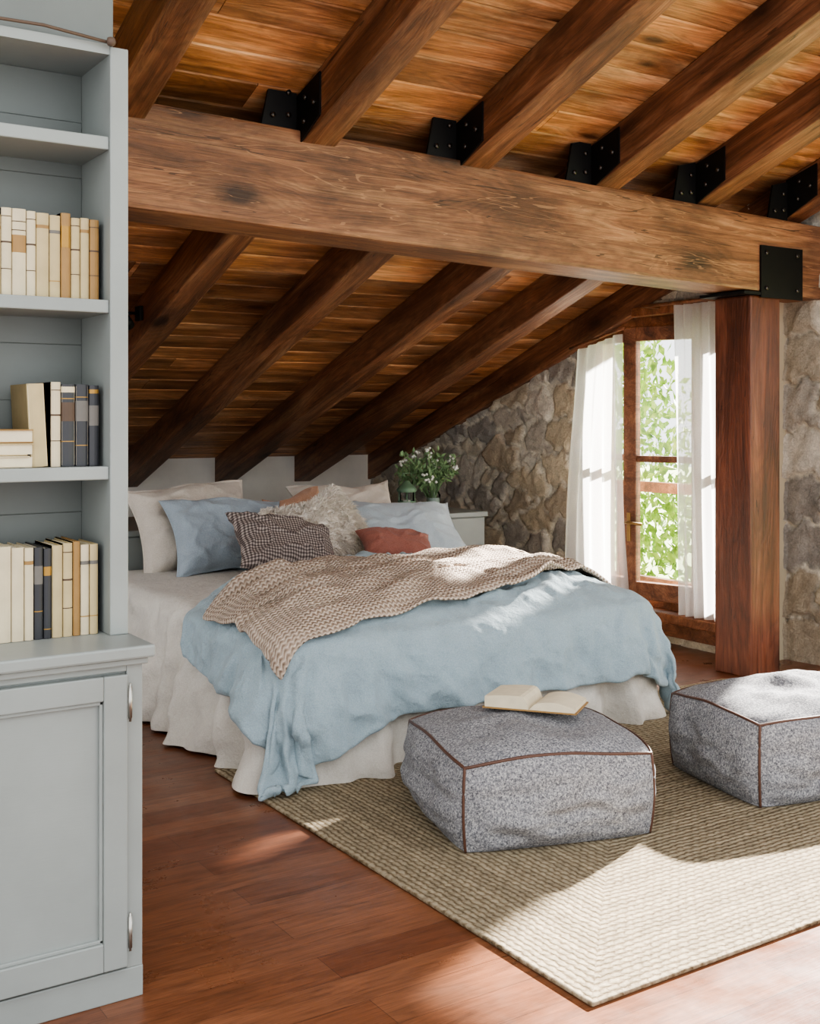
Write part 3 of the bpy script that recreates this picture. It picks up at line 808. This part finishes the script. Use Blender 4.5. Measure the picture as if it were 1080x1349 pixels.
for k in range(12000):
    p=random.choice(polys); vsn=[fm.vertices[i].co for i in p.vertices]
    w=[random.random() for _ in vsn]; sw=sum(w); c=sum((v*x_/sw for v,x_ in zip(vsn,w)),Vector())
    n_=p.normal.copy(); d=(n_+Vector([random.uniform(-.8,.8) for _ in range(3)])+Vector((.2,-.5,0))).normalized(); L=random.uniform(.025,.055)
    side=d.cross(Vector((random.random(),random.random(),random.random()))).normalized()*.0026
    m_=c+d*L*.55; e_=c+d*L+Vector((0,-.3*L,-.2*L))
    hb.add([c-side,c+side,m_+side*.8,m_-side*.8,e_],[(0,1,2,3),(3,2,4)],0,True)
hs=hb.build('fur',M_FUR,origin=False); hs.parent=fur

# ------------------------------------------------------------ pouffes
def pouffe(corner,ang,w,dp,h,seed):
    n=32
    def surf(axis,sgn,u,v):
        bul={'z':.075 if sgn>0 else 0,'x':.045,'y':.045}[axis]
        q=(1-abs(u)**2.2)*(1-abs(v)**2.2)
        wob=noise.noise(Vector((u*1.8+seed,v*1.8,ord(axis)+sgn)))*.030*q**.6+noise.noise(Vector((u*4+seed,v*4,ord(axis)*3+sgn)))*.014*q**.5
        d=bul*q**.8+wob
        if axis=='z': x,y,z=u,v,sgn
        elif axis=='x': x,y,z=sgn,u,v
        else: x,y,z=u,sgn,v
        rc=(x*x*y*y)**2
        sq=1-.05*rc-.012*(z*z)*(z<0)
        ex=1+.02*(1-z*z)
        px=x*w/2*sq*ex; py=y*dp/2*sq*ex; pz=(z+1)/2*h
        top=max(0,z)
        pz+=top**2*(.014*(1-x*x)*abs(y)**3+.014*(1-y*y)*abs(x)**3-.008*rc)+top*.010*noise.noise(Vector((x*1.5+seed,y*1.5,3)))
        p=Vector((px,py,pz))
        if axis=='z': p.z+=d if sgn>0 else 0
        elif axis=='x': p.x+=d*sgn
        else: p.y+=d*sgn
        return p
    b=MB()
    for axis in 'xyz':
        for sgn in (-1,1):
            vs=[];fs=[]
            for j in range(n+1):
                for i in range(n+1):
                    vs.append(surf(axis,sgn,-1+2*i/n,-1+2*j/n))
            for j in range(n):
                for i in range(n):
                    a=j*(n+1)+i; q=(a,a+1,a+n+2,a+n+1)
                    flip=(axis=='y')^(sgn<0)
                    fs.append(q[::-1] if flip else q)
            b.add(vs,fs,0,True)
    T=[-1+2*i/24 for i in range(25)]
    ring=[surf('z',1,t,-1) for t in T[:-1]]+[surf('z',1,1,t) for t in T[:-1]]+[surf('z',1,-t,1) for t in T[:-1]]+[surf('z',1,-1,-t) for t in T[:-1]]
    b.tube(ring,.0052,1,8,True)
    ring2=[surf('z',-1,t,-1) for t in T[:-1]]+[surf('z',-1,1,t) for t in T[:-1]]+[surf('z',-1,-t,1) for t in T[:-1]]+[surf('z',-1,-1,-t) for t in T[:-1]]
    for p_ in ring2: p_.z=.006
    b.tube(ring2,.0045,0,8,True)
    for sx in (-1,1):
        for sy in (-1,1): b.tube([surf('x',sx,sy,t) for t in T],.005,1,8)
    ob=b.build('pouffe',[M_POUF,M_PIPE],origin=False)
    R=Matrix.Rotation(math.radians(ang),4,'Z'); off=R@Vector((w/2,dp/2,0))
    ob.matrix_world=Matrix.Translation((corner[0]+off.x,corner[1]+off.y,.015))@R
    return ob
pouffe((2.150,2.990),-17.3,.69,.67,.275,1)
pouffe((3.280,2.765),-12.5,.70,.58,.295,5)

b=MB()
n=14
def page(sgn,th,wd,dpth,lift):
    top=[];bot=[]
    for i in range(n+1):
        t=i/n; x=sgn*wd*t; z=th*(1-.15*t)*(min(1,t*6))**.5+lift*math.sin(math.pi*t)*.4
        top.append((x,z)); bot.append((x,0.002))
    vs=[(x,-dpth/2,z) for x,z in top]+[(x,dpth/2,z) for x,z in top]+[(x,-dpth/2,z) for x,z in bot]+[(x,dpth/2,z) for x,z in bot]
    m=n+1; fs=[]
    for i in range(n):
        fs+= [(i,i+1,m+i+1,m+i),(2*m+i,3*m+i,3*m+i+1,2*m+i+1),(i,2*m+i,2*m+i+1,i+1),(m+i,m+i+1,3*m+i+1,3*m+i)]
    fs.append((n,2*m+n,3*m+n,m+n))
    b.add(vs,fs,0,False)
page(-1,.045,.16,.23,.01); page(1,.018,.16,.23,.04)
b.box(-.167,.167,-.119,.119,-.003,.002,1)
ob=b.build('open_book',[BKM[5],BKM[2]],origin=False)
ob.matrix_world=Matrix.Translation((2.66,3.24,.372))@Matrix.Rotation(math.radians(-52),4,'Z')@Matrix.Rotation(math.radians(-3),4,'X')

b=MB()
b.box(1.87,4.79,2.07,4.27,.001,.013,b=.005); b.build('jute_rug',M_RUG)

# ------------------------------------------------------------ ledge decor
b=MB(); lx,ly,lz=4.26,6.55,LZ+.001
b.lathe([(0,0),(.07,0),(.072,.01),(.06,.02),(.06,.03)],lx,ly,lz)
for k in range(6):
    a=k*math.pi/3; b.tube([(lx+.06*math.cos(a),ly+.06*math.sin(a),lz+.02),(lx+.06*math.cos(a),ly+.06*math.sin(a),lz+.15)],.004,0,6)
b.lathe([(.066,.15),(.07,.16),(.05,.185),(.03,.20),(.02,.215),(0,.22)],lx,ly,lz)
b.lathe([(.064,.145),(.064,.155)],lx,ly,lz); b.lathe([(.062,.075),(.065,.08),(.062,.085)],lx,ly,lz)
b.tube([(lx-.06,ly,lz+.16),(lx-.065,ly,lz+.21),(lx-.03,ly,lz+.27),(lx+.03,ly,lz+.27),(lx+.065,ly,lz+.21),(lx+.06,ly,lz+.16)],.003,0,6)
b.lathe([(.025,.02),(.025,.09),(0,.09)],lx,ly,lz,1,16); b.lathe([(.052,.025),(.052,.148)],lx,ly,lz,2)
b.build('lantern',[M_LANT,M_BLOSS,M_GLASS])
b=MB(); vx,vy,vz=4.62,6.76,LZ+.001
b.lathe([(0,0),(.045,0),(.05,.02),(.05,.1),(.035,.13),(.04,.15)],vx,vy,vz,0)
b.lathe([(0,.004),(.044,.004),(.046,.08),(0,.08)],vx,vy,vz,3)
for k in range(56):
    a=random.uniform(0,6.28); sp_=random.uniform(.03,.25); H_=random.uniform(.2,.42)
    e_=Vector((vx+sp_*math.cos(a)-.03,vy+sp_*math.sin(a)*.8+.03,vz+H_)); s_=Vector((vx+random.uniform(-.02,.02),vy,vz+.03)); m_=(s_+e_)/2+Vector((0,0,.06))
    b.tube([s_,m_,e_],.0022,1,5)
    for q in range(12):
        t=random.uniform(.6,1.08); p=s_.lerp(e_,t)+Vector((0,0,.1*t*(1-t)))
        R=Euler([random.uniform(0,6.28) for _ in range(3)]).to_matrix().to_4x4(); kk=random.uniform(.02,.042)
        b.add([(0,0,0),(kk*.5,-kk*.35,.003),(kk*1.4,0,0),(kk*.5,kk*.35,.003)],[(0,1,2,3)],1,False,Matrix.Translation(p)@R)
    if k%5<1:
        for q in range(6):
            p=e_+Vector([random.uniform(-.025,.025) for _ in range(3)])+Vector((0,-.02,0)); r=.010
            b.lathe([(0,-r),(r*.8,-r*.5),(r,0),(r*.8,r*.5),(0,r)],p.x,p.y,p.z,2,8)
b.build('flower_vase',[M_GLASS,M_LEAF2,M_BLOSS,plain('vase_water',S('#9fb0a4'),.1)])

b=MB(); sx=2.38-RW-.002; sy=6.05; szz=zr(6.05)+.12
b.box(sx-.02,sx,sy-.04,sy+.04,szz-.04,szz+.04,b=.004); b.tube([(sx-.02,sy,szz),(sx-.07,sy,szz),(sx-.09,sy,szz-.03)],.008,0,8)
b.tube([(sx-.09,sy+.03,szz+.0),(sx-.09,sy-.05,szz-.07)],.03,0,14,radii=[.022,.036])
b.build('spot_lamp',M_BLACK)

# ------------------------------------------------------------ light
w=bpy.data.worlds.new('World'); SC.world=w; w.use_nodes=True
bg=w.node_tree.nodes['Background']; bg.inputs[0].default_value=(.96,.98,1.0,1); bg.inputs[1].default_value=1.75
sl=bpy.data.lights.new('sun','SUN'); sl.energy=36; sl.angle=math.radians(1.5); sl.color=(1,.95,.88)
so=bpy.data.objects.new('sun',sl); SC.collection.objects.link(so)
so.rotation_euler=Vector((-1,-.36,-.50)).to_track_quat('-Z','Y').to_euler(); so.location=(10,8,8)

cam=bpy.data.cameras.new('camera'); co=bpy.data.objects.new('camera',cam); SC.collection.objects.link(co)
co.location=(0,0,1.4); co.rotation_euler=(math.pi/2,0,-math.radians(33.2))
cam.sensor_fit='VERTICAL'; cam.sensor_height=36; cam.sensor_width=36; cam.lens=1533/1349*36
cam.shift_y=-124.5/1349; cam.clip_start=.05
SC.camera=co
